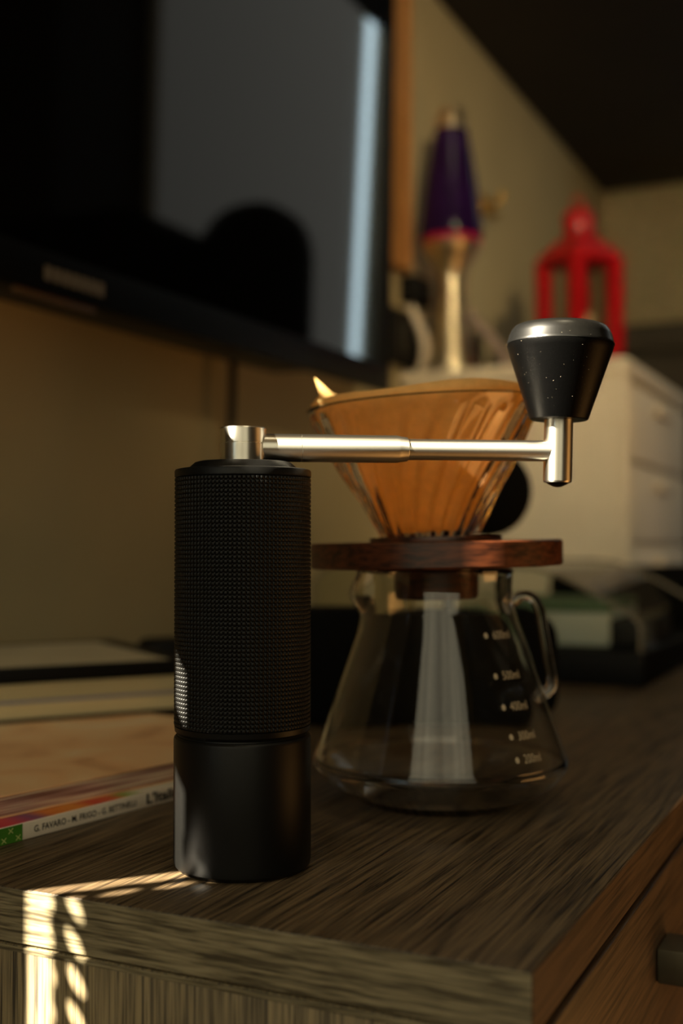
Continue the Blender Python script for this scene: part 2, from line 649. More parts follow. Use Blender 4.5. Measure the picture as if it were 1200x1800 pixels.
# window_2: back wall behind the camera
w2 = window('window_2', (0.55, BY, 0))
HW = 1.14
bm = bmesh.new()
for (a, b_, c_, d_) in ((-HW - .06, -HW, .0, 1.52), (HW, HW + .06, .0, 1.52), (-HW - .06, HW + .06, 1.46, 1.52), (-HW - .06, HW + .06, .0, .06), (-HW + .05, -HW + .065, .06, 1.46)):
    bx(bm, a, b_, 0.001, 0.04, c_, d_, 0.004)
obj('window_frame', bm, M['frame'], w2)
obj('pane', box(-HW, -HW + .025, 0.004, 0.010, .06, 1.46), M['daylight'], w2, smooth=False)
obj('pane', box(-HW + .065, HW, 0.004, 0.010, .06, 1.46), M['back_pane'], w2, smooth=False)

# window_3: left wall beside the television; unseen blind, its slit and openings shaped to aim the sun
w3 = window('window_3', (WX, 0, 0))
bm = bmesh.new()
for (a, b_, c_, d_) in ((oy0, oy0 + .03, oz0, oz1), (oy1 - .012, oy1, oz0, oz1), (oy0, oy1, oz1 - .03, oz1), (oy0, oy1, oz0, oz0 + .02)):
    bx(bm, -0.06, -0.03, a, b_, c_, d_)
obj('window_frame', bm, M['frame'], w3, smooth=False)
bm = bmesh.new()
X0, X1 = -0.003, -0.001
SLIT0, SLIT1 = -0.1554, -0.1392     # vertical slit
HOLE0, HOLE1 = -0.1728, -0.1606     # row of cord holes beside it
BT = 0.586                          # top of the closed cloth; openings above aim sun at crank and filter
bx(bm, X0, X1, SLIT1, oy1, oz0, BT)                          # cloth on the television side
bx(bm, X0, X1, oy0, HOLE0, oz0, BT)                          # cloth on the other side
bx(bm, X0, X1, HOLE1, SLIT0 + .0003, oz0, BT)                # tape between slit and holes
z = oz0 - .0062
cells = []
while z < 0.43:                                              # row of oval holes, and little scallops on the tape
    bx(bm, X0, X1, SLIT0, SLIT0 + .0018, z - .001, z + 0.0060)
    cells.append(z)
    z += 0.0124
hy, ry, rz_ = (HOLE0 + HOLE1) / 2, (HOLE1 - HOLE0) * .33, .0032
for z in cells:
    ov, re_ = [], []
    for i in range(24):
        a_ = 2 * pi * i / 24 + pi / 4
        ca, sa = cos(a_), sin(a_)
        q = 1 / max(abs(ca), abs(sa))
        ov.append(bm.verts.new((X0, hy + ry * ca, z + .0062 + rz_ * sa)))
        re_.append(bm.verts.new((X0, hy + (HOLE1 - HOLE0) / 2 * ca * q, z + .0062 + .0062 * sa * q)))
    for i in range(24):
        j = (i + 1) % 24
        bm.faces.new((ov[i], ov[j], re_[j], re_[i]))
bx(bm, X0, X1, HOLE0, HOLE1, 0.430, BT)
bx(bm, X0, X1, HOLE0, SLIT1, 0.446, 0.468)                   # slit closed between the two lit stretches
bx(bm, X0, X1, HOLE0, SLIT1, 0.488, BT)
bx(bm, X0, X1, oy0, -0.240, BT, oz1)
bx(bm, X0, X1, 0.050, oy1, BT, oz1)
bx(bm, X0, X1, -0.130, -0.032, BT, oz1)
bx(bm, X0, X1, -0.032, 0.050, BT, 0.595)
bx(bm, X0, X1, -0.240, 0.050, 0.80, oz1)
obj('blind', bm, M['blind'], w3, smooth=False)

# ------------------------------------------------------------------ sideboard
FXP = -0.0947                       # front plane
EY = 0.3241                         # end plane
TY = 2.80
sb = thing('sideboard', 'long dark oak sideboard carrying the grinder, carafe and books', 'sideboard', (0, 0, 0))
obj('top_panel', box(WX + .003, FXP - .0008, EY + .0008, TY, -0.0186, 0.0, 0.0004), M['oak_top'], sb)
obj('end_edge_band', box(WX + .003, FXP - .0004, EY, EY + .0008, -0.0186, -0.0003, 0.0002, 1), M['oak_end'], sb)
obj('front_edge_band', box(FXP - .0008, FXP, EY + .0002, TY, -0.0186, -0.0003, 0.0002, 1), M['oak_front'], sb)
obj('side_panel', box(WX + .003, FXP - .0202, EY + .0006, EY + .018, -0.60, -0.0196, 0.0005), M['oak_side'], sb)
obj('panel_edge', box(WX + .003, FXP - .0006, EY + .0002, EY + .0006, -0.0218, -0.0200, 0.0), M['oak_end'], sb)
obj('carcass', box(WX + .004, FXP - .0215, EY + .0185, TY - .001, -0.60, -0.0188), M['joint'], sb)
ny = 4
dw = (TY - EY) / ny
for i in range(ny):
    y0, y1 = EY + .0008 + i * dw, EY + (i + 1) * dw - .003
    for (z0, z1) in ((-.205, -.0226), (-.40, -.208), (-.595, -.403)):
        dr = obj('drawer', box(FXP - .0200, FXP, y0, y1, z0, z1, 0.0006), M['oak_front'], sb)
        zc = -.0573 if z1 > -.05 else (z0 + z1) / 2
        for yk in ((y0 + .182, y0 + .455) if True else ()):
            kb = bmesh.new()
            bx(kb, FXP + .0004, FXP + .026, yk, yk + .024, zc - .0073, zc + .0073, 0.0008)
            obj('knob', kb, M['pewter'], dr)
for (a, b_) in ((EY + .05, EY + .09), (TY - .09, TY - .05)):
    obj('foot', box(FXP - .09, FXP - .05, a, b_, FZ, -0.60), M['joint'], sb)
    obj('foot', box(WX + .05, WX + .09, a, b_, FZ, -0.60), M['joint'], sb)

# ------------------------------------------------------------------ coffee grinder
GR = 0.0257
gr = thing('coffee_grinder', 'black hand coffee grinder with knurled grip and steel crank arm', 'coffee grinder',
           W(-0.0372, 0.443), TH)
cup = lathe([(0, 0.0005), (GR - .004, 0.0004), (GR - .0026, 0.0), (GR - .0016, .0004), (GR - .0003, .0018), (GR, .0036), (GR, .0478),
             (GR - .0002, .0487), (GR - .0009, .0494), (GR - .0014, .0495), (GR - .0016, .0500), (0, .0500)], 96)
obj('grounds_cup', cup, M['black_anod'], gr, angle=30)
obj('collar_ring', lathe([(0, .0500), (GR - .0014, .0500), (GR - .0011, .0506), (GR - .0004, .0511), (GR - .0002, .0530), (GR - .0006, .0532), (0, .0532)], 96),
    M['black_anod'], gr, angle=30)
# knurled sleeve: real raised squares
bm = bmesh.new()
NC, NR = 97, 58
z0k, z1k = .0532, .1454
us = []
for i in range(NC):
    for t, h in ((0.0, 0), (0.16, 0.8), (0.30, 1), (0.72, 1), (0.86, 0.8)):
        us.append(((i + t) / NC, h))
vs = []
for j in range(NR):
    for t, h in ((0.0, 0), (0.16, 0.8), (0.30, 1), (0.72, 1), (0.86, 0.8)):
        vs.append(((j + t) / NR, h))
vs.append((1.0, 0))
prev = None
for (tv, hv) in vs:
    ring = []
    for (tu, hu) in us:
        a = 2 * pi * tu
        r = GR - .0006 + 0.00055 * min(hu, hv)
        ring.append(bm.verts.new((r * sin(a), -r * cos(a), z0k + (z1k - z0k) * tv)))
    if prev:
        m_ = len(ring)
        for i in range(m_):
            bm.faces.new((prev[i], prev[(i + 1) % m_], ring[(i + 1) % m_], ring[i]))
    prev = ring
kn = obj('knurled_grip', bm, M['black_anod'], gr, angle=80)
kn['kind'] = 'stuff'
obj('cap_ring', lathe([(0, .1454), (GR - .0006, .1454), (GR, .1458), (GR, .1478), (GR - .0003, .1484), (GR - .0014, .1487), (0, .1487)], 96),
    M['black_anod'], gr, angle=30)
obj('cap', lathe([(0, .1487), (.0208, .1487), (.0203, .1493), (.0182, .1512), (.0168, .1516), (0, .1516)], 72), M['black_anod'], gr, angle=30)
obj('hub', lathe([(0, .1516), (.0088, .1516), (.0088, .1583), (.0085, .1584), (.0085, .1587), (.0088, .1588), (.0088, .1641), (.0084, .1646), (0, .1646)], 64),
    M['steel'], gr, angle=30)
# crank: horizontal, pointing right and slightly away
kr, kf = 0.0853 + 0.0372, 0.461 - 0.443
ka = atan2(kf, kr)
kl = sqrt(kr * kr + kf * kf)
arm = bpy.data.objects.new('crank', None)
C.objects.link(arm)
arm.parent = gr
arm.location = (0, 0, 0.1571)
arm.rotation_euler = (0, 0, ka)


def rod(prof, n=48):
    b = lathe([(r, x) for r, x in prof], n)
    b.transform(Matrix.Rotation(pi / 2, 4, 'Y'))
    return b


obj('arm_sleeve', rod([(0, .0050), (.0042, .0052), (.0053, .0072), (.0053, .0218), (.00515, .0219), (.00515, .0221), (.0053, .0222), (.0053, .0594),
                       (.0051, .0600), (.0046, .0632), (.0042, .0635), (0, .0635)]), M['steel_arm'], arm, angle=25)
obj('arm_rod', rod([(0, .0625), (.0041, .0625), (.0041, kl - .003), (0, kl - .003)]), M['steel_arm'], arm, angle=30)
kz = 0.1571
sh = obj('knob_spindle', lathe([(0, .1447 - kz), (.0051, .1447 - kz), (.0056, .1453 - kz), (.0056, .1720 - kz), (0, .1720 - kz)], 48), M['steel'], arm, angle=30)
sc_ = obj('end_screw', lathe([(0, .1429 - kz), (.0015, .14305 - kz), (.0035, .1440 - kz), (.0046, .1448 - kz), (0, .1448 - kz)], 32), M['screw'], arm)
kb = obj('knob', lathe([(0, .1694 - kz), (.0109, .1694 - kz), (.0114, .1697 - kz), (.01165, .1703 - kz), (.0203, .1965 - kz), (.0209, .1986 - kz), (.0209, .1991 - kz),
                        (.0206, .1998 - kz), (0, .1998 - kz)], 72), M['black_knob'], arm, angle=25)
M['knob_rim'] = mat('satin_black_rim', (10, 10, 9), 0.28, 0.0, 1.0, noise=(1500, 0.3))
kc = obj('knob_cap', lathe([(0, .1992 - kz), (.0211, .1990 - kz), (.0211, .1994 - kz), (.0207, .2001 - kz), (.0200, .2029 - kz), (.0190, .2049 - kz), (.0180, .2061 - kz), (.0164, .2068 - kz), (0, .2071 - kz)], 72), M['knob_rim'], arm, angle=40)
du = bmesh.new()
for i in range(70):
    a_, zq = radians(random.uniform(-85, 85)), random.uniform(.172, .2030)
    rr_ = (.01165 + (zq - .1703) / .0262 * .00865) if zq < .1965 else .0208 - max(0, zq - .2000) * .35
    q = random.choice((.00004, .00005, .00007, .00011))
    bmesh.ops.create_icosphere(du, subdivisions=1, radius=q, matrix=Matrix.Translation((rr_ * sin(a_), -rr_ * cos(a_), zq - kz)))
dust = obj('dust_specks', du, M['white_print'], arm)
dust['kind'] = 'stuff'
tilt = Matrix.Translation((kl, 0, 0)) @ Matrix.Rotation(radians(1.5), 4, 'Y')
for o in (sh, sc_, kb, kc, dust):
    o.matrix_local = tilt

# ------------------------------------------------------------------ glass carafe
CF = thing('glass_carafe', 'clear glass coffee carafe with volume markings, standing under the dripper', 'carafe', W(0.0463, 0.555), TH)


def cr_(z):
    """outer radius of the carafe wall at height z"""
    pts = [(0.0, .0350), (.0025, .0405), (.0105, .0545), (.0165, .0590), (.0185, .0598), (.0205, .0596), (.0240, .0582), (.0860, .0366), (.0905, .0350), (.0945, .0342),
           (.1000, .0340), (.1062, .0343), (.1080, .0348)]
    for (za, ra), (zb, rb) in zip(pts[:-1], pts[1:]):
        if za <= z <= zb:
            return ra + (rb - ra) * (z - za) / (zb - za)
    return pts[-1][1]


zs = [0.0, .0008, .0025, .0060, .0105, .0140, .0165, .0178, .0188, .0200, .0215, .0240, .032, .042, .052, .062, .072, .080, .0860, .0885, .0905, .0925, .0945,
      .0970, .1000, .1030, .1062, .1080]
T_ = 0.0019
outer = [(cr_(z), z) for z in zs]
inner = [(cr_(z) - T_ * (1.5 if z < .02 else 1.0), max(z, T_ + .0008)) for z in zs if z >= .0025]
prof = [(0, .0004), (.030, .0002)] + outer + [(cr_(.108) - T_ / 2, .1087)] + list(reversed(inner)) + [(.030, .0026), (0, .0026)]


def spout(a, r, z):
    d = (a - radians(270) + pi) % (2 * pi) - pi
    t = max(0.0, min(1.0, (z - .083) / .014))
    t = t * t * (3 - 2 * t)
    drop = max(0.0, (z - .0985) / .0095)
    return r + .0088 * t * math.exp(-(d / 0.26) ** 2) * (1 - .5 * drop)


obj('glass_body', lathe(prof, 128, spout), M['glass'], CF, angle=60)
# handle: glass loop on the right, turned a little to the back
ha = radians(98)


def hp(r, z):
    return (r * sin(ha), -r * cos(ha), z)


obj('handle', tube([hp(.0355, .0925), hp(.0400, .0955), hp(.0455, .0945), hp(.0490, .0885), hp(.0505, .080), hp(.0530, .066), hp(.0548, .0560), hp(.0535, .0505), hp(.0470, .0465)],
                   .0025, 14), M['glass'], CF)
for (lab, z, a0) in (('600ml', .0798, 27.0), ('500ml', .0624, 28.3), ('400ml', .0493, 29.3), ('300ml', .0370, 30.2), ('200ml', .0275, 30.8)):
    t = text_bm(lab, .0052)
    bmesh.ops.create_circle(t, cap_ends=True, segments=16, radius=.0013, matrix=Matrix.Translation((-.0042, .0016, 0)))
    a0 = radians(a0)
    for v in t.verts:
        zz = z - .0016 + v.co.y
        rr = cr_(zz) + .00012
        a = a0 + (v.co.x + .0042) * 0.86 / cr_(z)
        v.co = Vector((rr * sin(a), -rr * cos(a), zz))
    mk = obj('volume_marking', t, M['white_print'], CF, smooth=False)
    mk['label'] = 'white printed %s mark with a dot' % lab

# ------------------------------------------------------------------ dripper with wooden collar
BACK = Vector((0, -1, 0))           # towards the viewer in a thing's own axes
DR = thing('coffee_dripper', 'ribbed glass pour-over dripper in a round walnut collar on the carafe', 'coffee dripper', W(0.0447, 0.555), TH)
DR.rotation_mode = 'QUATERNION'
from mathutils import Quaternion
qz = Quaternion((0, 0, 1), TH)
DR.location = W(0.0447, 0.555, .1097)
DR.rotation_quaternion = qz @ Quaternion((0, -1, 0), radians(1.2))
obj('wooden_collar', lathe([(.019, 0), (.0583, 0), (.0592, .0009), (.0592, .0112), (.0583, .0119), (.019, .0119)], 128, close=True), M['walnut'], DR, angle=30)
obj('plug', lathe([(.0165, -.0150), (.0186, -.0150), (.0196, -.0138), (.0200, .0002), (.0165, .0002)], 64, close=True), M['walnut'], DR, angle=30)
obj('seat_ring', lathe([(.020, .0119), (.0310, .0119), (.0312, .0123), (.0310, .0141), (.020, .0141)], 72, close=True), M['walnut'], DR, angle=30)
CONE_TILT = Quaternion((0, -1, 0), radians(2.3)) @ Quaternion((1, 0, 0), radians(1.2))


def cone_r(z):
    pts = [(0, .0215), (.004, .0236), (.0196, .0318), (.0325, .0400), (.0540, .0506), (.0600, .0545), (.0622, .0556), (.08, .0610)]
    for (za, ra), (zb, rb) in zip(pts[:-1], pts[1:]):
        if za <= z <= zb:
            return ra + (rb - ra) * (z - za) / (zb - za)
    return pts[-1][1]


def rib(a, r, z, amp=.0019, N=24):
    """spiral ribs inside and out"""
    k = min(1.0, max(0.0, (.0595 - z) / .004))
    ph = N * (a - 8.0 * z)
    return r + amp * k * (0.5 + 0.5 * cos(ph)) ** 1.5


zc = [0, .002, .006, .012, .018, .024, .030, .036, .042, .047, .052, .056, .0585, .0600, .0612, .0622]
cone = [(cone_r(z), z) for z in zc]
ci = [(cone_r(z) - .0021, z + .0004) for z in zc]
bm = lathe(cone + [(cone_r(.0622) - .0010, .0630)] + list(reversed(ci)), 288,
           lambda a, r, z: rib(a, r, z) if r > cone_r(min(z, .0622)) - .0008 else r, close=True)
gc = obj('glass_cone', bm, M['ribglass'], DR, angle=60)
gc.rotation_mode = 'QUATERNION'
gc.location = (-.0020, 0, .0142)
gc.rotation_quaternion = CONE_TILT

# paper filter resting in the cone
PF = thing('paper_filter', 'unbleached brown paper filter folded into the glass dripper', 'paper filter')
PF.rotation_mode = 'QUATERNION'
PF.rotation_quaternion = DR.rotation_quaternion @ CONE_TILT
PF.location = DR.location + DR.rotation_quaternion @ Vector((-.0020, 0, .0142))


def crump(a, r, z):
    e = max(0.0, (z - .045) / .03)
    return r + .0014 * sin(24 * (a - 8.0 * z)) * min(1, max(0, (.062 - z) / .01)) + e * (.0007 * sin(3 * a + 1) + .0005 * sin(7 * a) - .0006)


bm = bmesh.new()
n = 200
rows = [(.0030 + i * .00425) for i in range(16)]
R_ = []
for zi, z in enumerate(rows):
    ring = []
    for i in range(n):
        a = 2 * pi * i / n
        zz = z
        if zi == len(rows) - 1:
            zz = .0668 + .0009 * sin(2 * a + .6) + .0005 * sin(5 * a)
        r = crump(a, cone_r(min(zz, .07)) - .0040, zz)
        ring.append(bm.verts.new((r * sin(a), -r * cos(a), zz)))
    R_.append(ring)
for A, B in zip(R_[:-1], R_[1:]):
    for i in range(n):
        j = (i + 1) % n
        bm.faces.new((A[i], A[j], B[j], B[i]))
bm.faces.new(list(reversed(R_[0])))
fs = obj('filter_wall', bm, M['filter'], PF, angle=80)
so = fs.modifiers.new('thickness', 'SOLIDIFY')
so.thickness = 0.00018
so.offset = -1
# folded seam sticking up at the left edge
bm = bmesh.new()
va = [bm.verts.new(p) for p in [(-.0480, -.006, .0575), (-.0522, -.0035, .0655), (-.0482, -.001, .0700), (-.0505, .002, .0785), (-.0425, .003, .0705), (-.0320, .0045, .0680), (-.0400, -.003, .0610)]]
cen = bm.verts.new((-.0460, -.0035, .0665))
for i in range(len(va)):
    bm.faces.new((cen, va[i], va[(i + 1) % len(va)]))
fl = obj('seam_fold', bm, M['filter'], PF, angle=80)
so = fl.modifiers.new('thickness', 'SOLIDIFY')
so.thickness = 0.0005

# ------------------------------------------------------------------ books, left of the grinder
def yaw_of(er, ef):
    return TH + atan2(ef, er)


def book(name, label, r, f, er, ef, z0, L0, L1, D, H, cover, pages, group=None, spine=None, front_cover=True, cat='book'):
    """front edge through (r, f) along (er, ef); local x along that edge, local y to the back"""
    o = thing(name, label, cat, W(r, f, z0), yaw_of(er, ef), group)
    c = min(.0006, H * .2)
    obj('page_block', box(L0 + .001, L1 - .001, .0006, D - .001, c, H - c, .0002, 1), pages, o)
    obj('cover', box(L0, L1, 0, D, H - c, H, .0001, 1), cover, o)
    obj('back_cover', box(L0, L1, 0, D, 0, c, .0001, 1), cover, o)
    return o


# bottom textbook: printed spine towards the camera
b1c = bands('textbook_cover_print', 0, [(-.09, (190, 40, 60)), (.010, (196, 44, 66)), (.022, (110, 60, 110)), (.030, (206, 110, 24)), (.045, (214, 130, 30)), (.055, (190, 50, 30)), (.066, (196, 80, 40)),
                                       (.074, (120, 150, 60)), (.085, (200, 196, 176)), (.2, (190, 180, 160))], 0.35)
b1w = mat('textbook_spine_white', (226, 214, 196), 0.35, noise=(60, 0.03))
b1p = page_edges('textbook_pages', (150, 130, 110), (220, 206, 180))
green = mat('spine_green', (70, 128, 40), 0.4, noise=(80, 0.05))
ink = mat('black_ink', (20, 18, 18), 0.5, noise=(80, 0.05))
palegreen = mat('pale_green_ink', (196, 206, 130), 0.5, noise=(80, 0.05))
B1 = thing('textbook', 'white-spined textbook with black lettering, at the bottom of the pile by the grinder', 'book', W(-.137, .4695), yaw_of(.568, .823))
obj('cover', box(-.09, .2, .0, .262, .0066, .0072, .0002, 1), b1c, B1)
obj('back_cover', box(-.09, .2, .0, .262, 0, .0006, .0002, 1), b1w, B1)
obj('page_block', box(-.089, .199, .001, .261, .0006, .0066), b1p, B1)
sp = obj('spine', box(-.09, .2, -.0008, .0006, .0002, .0071, .0004), b1w, B1)
gp = obj('green_panel', box(-.09, .0120, -.00095, -.00079, .0003, .0070), green, B1)
gp['label'] = 'green panel with pale crosses'
bm = bmesh.new()
for (x, z) in ((.0060, .0052), (.0098, .0019), (.0026, .0019), (-.0012, .0052), (-.0046, .0019), (-.0084, .0052), (-.0118, .0019), (-.0156, .0052), (-.019, .0019), (-.0228, .0052)):
    for s in (1, -1):
        t = bmesh.new()
        bmesh.ops.create_cube(t, size=1)
        join(bm, t, Matrix.Translation((x, -.00098, z)) @ Matrix.Rotation(s * radians(42), 4, 'Y') @ Matrix.Diagonal((.0030, .00008, .00032, 1)))
obj('printed_cross', bm, palegreen, gp, smooth=False)['kind'] = 'stuff'
for (s, x, z, size, off, wid) in (('G. FAVARO - M. FRIGO - G. BETTINELLI', .0180, .0024, .0037, .00008, .0590), ("L'Italia", .0832, .0018, .0064, .00022, .0215)):
    t = text_bm(s, size, off)
    mx = max(v.co.x for v in t.verts)
    for v in t.verts:
        v.co = Vector((x + v.co.x / mx * wid, -.00086, z + v.co.y))
    obj('lettering', t, ink, B1, smooth=False)

# magazine on it
mag = bpy.data.materials.new('magazine_cover_print')
mag.use_nodes = True
nt = mag.node_tree
b = nt.nodes['Principled BSDF']
b.inputs['Roughness'].default_value = 0.34
b.inputs['Coat Weight'].default_value = 0.4
b.inputs['Coat Roughness'].default_value = 0.3
tc = nt.nodes.new('ShaderNodeTexCoord')
n1 = nt.nodes.new('ShaderNodeTexNoise')
n1.inputs['Scale'].default_value = 14
n1.inputs['Detail'].default_value = 3
n1.inputs['Distortion'].default_value = 1.2
nt.links.new(tc.outputs['Object'], n1.inputs['Vector'])
r = nt.nodes.new('ShaderNodeValToRGB')
cr = r.color_ramp
cr.elements[0].position, cr.elements[0].color = 0.28, lin((190, 128, 84))
cr.elements[1].position, cr.elements[1].color = 0.42, lin((238, 186, 132))
e = cr.elements.new(0.58)
e.color = lin((242, 202, 152))
e = cr.elements.new(0.68)
e.color = lin((240, 220, 186))
nt.links.new(n1.outputs['Fac'], r.inputs['Fac'])
nt.links.new(r.outputs[0], b.inputs['Base Color'])
mgp = page_edges('magazine_pages', (130, 88, 76), (226, 204, 172), 1100, 0.7, (190, 150, 134))
MG = book('magazine', 'peach-coloured magazine lying on the white-spined textbook', -.1411, .4846, .619, .785, .0073, -.095, .200, .258, .0092, mag, mgp)

# pale paperbacks and the e-reader behind, turned
cream = mat('cream_cover', (206, 190, 150), 0.6, noise=(40, 0.04))
olive = mat('pale_olive_cover', (190, 176, 134), 0.6, noise=(40, 0.04))
bluec = mat('grey_blue_cover', (136, 134, 150), 0.6, noise=(40, 0.04))
darkc = mat('dark_layer', (30, 28, 24), 0.6, noise=(40, 0.1))
pp1 = page_edges('cream_pages', (196, 176, 128), (216, 200, 156))
pp2 = page_edges('olive_pages', (166, 152, 112), (190, 176, 136))
PB1 = thing('paperback', 'cream paperback lying on the peach magazine under the other paperback', 'book', W(-.1977, .679, .0165), yaw_of(.87, .492))
obj('back_cover', box(-.10, .15, -.0035, .165, 0, .0016, .0003, 1), darkc, PB1)  # thin dark layer under the pages, jutting out in front
obj('page_block', box(-.099, .149, 0, .164, .0016, .0105, .0003, 1), pp1, PB1)
c = obj('cover', box(-.10, .15, -.0004, .165, .0105, .0122, .0003, 1), bluec, PB1)
c['label'] = 'thin grey-blue cover'
PB2 = book('paperback', 'pale olive paperback lying under the black e-reader', -.1970, .680, .87, .492, .0288, -.10, .15, .163, .0092, olive, pp2)
ER = thing('e_reader', 'black e-reader with a grey screen on top of the pile of books', 'e-reader', W(-.1960, .6825, .0381), yaw_of(.87, .492))
L1 = .1150
obj('case', box(-.09, L1 + .006, 0, .168, 0, .0096, .002), M['black'], ER)
scr = mat('e_ink_screen', (186, 176, 148), 0.35, noise=(22, 0.12))
obj('screen', box(-.082, L1 - .012, .004, .150, .0096, .0099), scr, ER, smooth=False)
# dark adapter lump behind the books
AD = tag(obj('power_adapter', box(-.028, .028, -.018, .018, 0, .045, .008, 3), M['black'], None), 'black power adapter standing behind the e-reader by the grinder', 'adapter')
AD.location = W(-.1330, .935, 0)
AD.rotation_euler = (0, 0, TH + .4)

# ------------------------------------------------------------------ television
TVX = -0.54
TVY0, TVY1, TVZ0, TVZ1 = 0.30, 1.269, 0.297, 0.86
TV = thing('television', 'large black flat television on the wall above the books', 'television', (TVX, TVY1, TVZ0), 0)
TV.rotation_euler = (0, radians(0.8), 0)
LY = TVY1 - TVY0
H = TVZ1 - TVZ0
chin = 0.030
bez = 0.014
bm = bmesh.new()                    # bezel ring
bx(bm, -.012, .0, -LY, 0, 0, chin, .0015)
bx(bm, -.012, .0, -LY, 0, H - bez, H, .0015)
bx(bm, -.012, .0, -LY, -LY + bez, chin, H - bez, .0015)
bx(bm, -.012, .0, -bez, 0, chin, H - bez, .0015)
obj('bezel', bm, M['tv_black'], TV)
obj('screen', box(-.010, -.0012, -LY + bez, -bez, chin - .0005, H - bez), M['screen'], TV, smooth=False)
obj('back_housing', box(-.075, -.012, -LY + .06, -.16, .004, H - .15, .012), M['tv_back'], TV)
obj('wall_mount', box(-.108, -.075, -LY / 2 - .15, -LY / 2 + .15, .2, .45), M['tv_back'], TV, smooth=False)
t = text_bm('|||||||', .020, .0006)
mx, mn = max(v.co.x for v in t.verts), min(v.co.x for v in t.verts)
t.free()
ctr = -(TVY1 - .683)
bm = bmesh.new()                    # small metal maker's strip, too blurred in the photograph to read
for i in range(7):
    bx(bm, .0, .0008, ctr - .034 + i * .0100, ctr - .034 + i * .0100 + .0068, .0085, .0185)
obj('logo_lettering', bm, M['logo'], TV, smooth=False)
bm = bmesh.new()
bx(bm, -.0105, -.0035, ctr - .06, ctr + .03, -.0040, .0004, .001)  # brown strip put in for a reflection on the glossy underside
M['tv_reflection'] = mat('brown_reflection', (84, 62, 40), 0.5, noise=(200, 0.2))
obj('reflection_strip', bm, M['tv_reflection'], TV)
cb = tube([(-.615, 1.034, .36), (-.617, 1.034, .25), (-.622, 1.031, .12), (-.620, 1.030, .03), (-.615, 1.03, .004)], .0042, 10)
tag(obj('television_cable', cb, M['black']), 'black cable hanging from the television down the wall', 'cable')

# ------------------------------------------------------------------ white drawer tower and what stands on it
UX0, UX1, UY0, UY1, UZ = -.644, -.321, 1.55, 2.03, .3655
DT = thing('drawer_tower', 'white plastic drawer tower against the wall with lamp and lantern on it', 'drawer tower', (UX0, UY0, 0))
lx, ly = UX1 - UX0, UY1 - UY0
obj('shell', box(0, lx - .012, 0, ly, 0, UZ - .02, .012, 3), M['white_plastic'], DT)
obj('top', box(-.002, lx + .002, -.003, ly + .002, UZ - .022, UZ, .006, 3), M['white_plastic'], DT)
obj('corner_post', box(lx - .022, lx, .0, .022, 0, UZ - .02, .006, 3), M['white_plastic'], DT)
for (z0, z1) in ((.008, .115), (.120, .225), (.230, .335)):
    d = obj('drawer', box(lx - .012, lx, .026, ly - .02, z0, z1, .004), M['white_plastic'], DT)
    obj('handle', box(lx, lx + .010, ly / 2 - .06, ly / 2 + .06, z1 - .030, z1 - .018, .003), M['white_plastic'], d)
bm = box(.03, lx - .06, -.0025, .001, .03, UZ - .05, .002)
obj('side_relief', bm, M['white_plastic'], DT)

LR, LF = (794 - 600) / F_PX * 1.69, 1.69
LL = thing('lava_lamp', 'lava lamp with purple bottle on a metal base, standing on the white drawer tower', 'lamp', W(LR, LF, UZ), TH)
obj('base', lathe([(0, 0), (.036, 0), (.036, .004), (.030, .03), (.023, .08), (.019, .125), (.0185, .135), (.022, .150), (.033, .168), (.042, .180), (.0435, .186), (.041, .186), (.030, .172), (0, .172)], 48), M['brushed'], LL)
obj('wax_pool', lathe([(0, .1765), (.038, .1765), (.0425, .187), (.0445, .1925), (.043, .1950), (0, .1950)], 48), M['wax'], LL)
obj('bottle', lathe([(0, .1952), (.0445, .1952), (.0462, .200), (.0455, .212), (.041, .250), (.0355, .290), (.0295, .325), (.0242, .3525), (0, .3525)], 48), M['purple_fill'], LL)
obj('bottle_cap', lathe([(0, .3525), (.0235, .3525), (.0225, .358), (.0175, .378), (.0150, .384), (0, .385)], 40), M['brushed'], LL)

LNR, LNF = (1019 - 600) / F_PX * 1.80, 1.80
LN = thing('lantern', 'red metal lantern with domed top on the white drawer tower', 'lantern', W(LNR, LNF, UZ), TH + pi / 4 - .27)
LN.scale = (.87, .87, 1.07)
hs = .0435
obj('base', box(-.058, .058, -.058, .058, 0, .010, .003), M['red'], LN)
obj('plinth', box(-.050, .050, -.050, .050, .010, .040, .003), M['red'], LN)
for sx in (-1, 1):
    for sy in (-1, 1):
        obj('post', box(sx * hs - .0120, sx * hs + .0120, sy * hs - .0120, sy * hs + .0120, .040, .172, .002), M['red'], LN)
for (sx, sy) in ((1, 0), (-1, 0), (0, 1), (0, -1)):
    a, b_ = (.0012, hs - .0125) if sx else (hs - .0125, .0012)
    obj('pane', box(sx * hs - a, sx * hs + a, sy * hs - b_, sy * hs + b_, .040, .172), M['redglass'], LN, smooth=False)
obj('eaves', box(-.056, .056, -.056, .056, .170, .180, .003), M['red'], LN)
rf = lathe([(.0735, .180), (.066, .190), (.050, .200), (.036, .208), (.030, .214), (0, .214)], 4)
rf.transform(Matrix.Rotation(pi / 4, 4, 'Z'))
obj('roof', rf, M['red'], LN)
obj('chimney', lathe([(0, .212), (.0265, .212), (.0270, .232), (.0290, .234), (.0290, .238), (.026, .244), (.018, .251), (.008, .254), (0, .255)], 32), M['red'], LN)
obj('ring_handle', tube([(-.012, 0, .252), (-.013, 0, .262), (0, 0, .270), (.013, 0, .262), (.012, 0, .252)], .0018, 8), M['red'], LN)
tag(obj('candle', lathe([(0, 0), (.021, 0), (.022, .002), (.022, .058), (.020, .061), (.004, .060), (0, .060)], 32), M['candle']), 'pale candle inside the red lantern', 'candle').location = W(LNR, LNF, UZ + .0435)

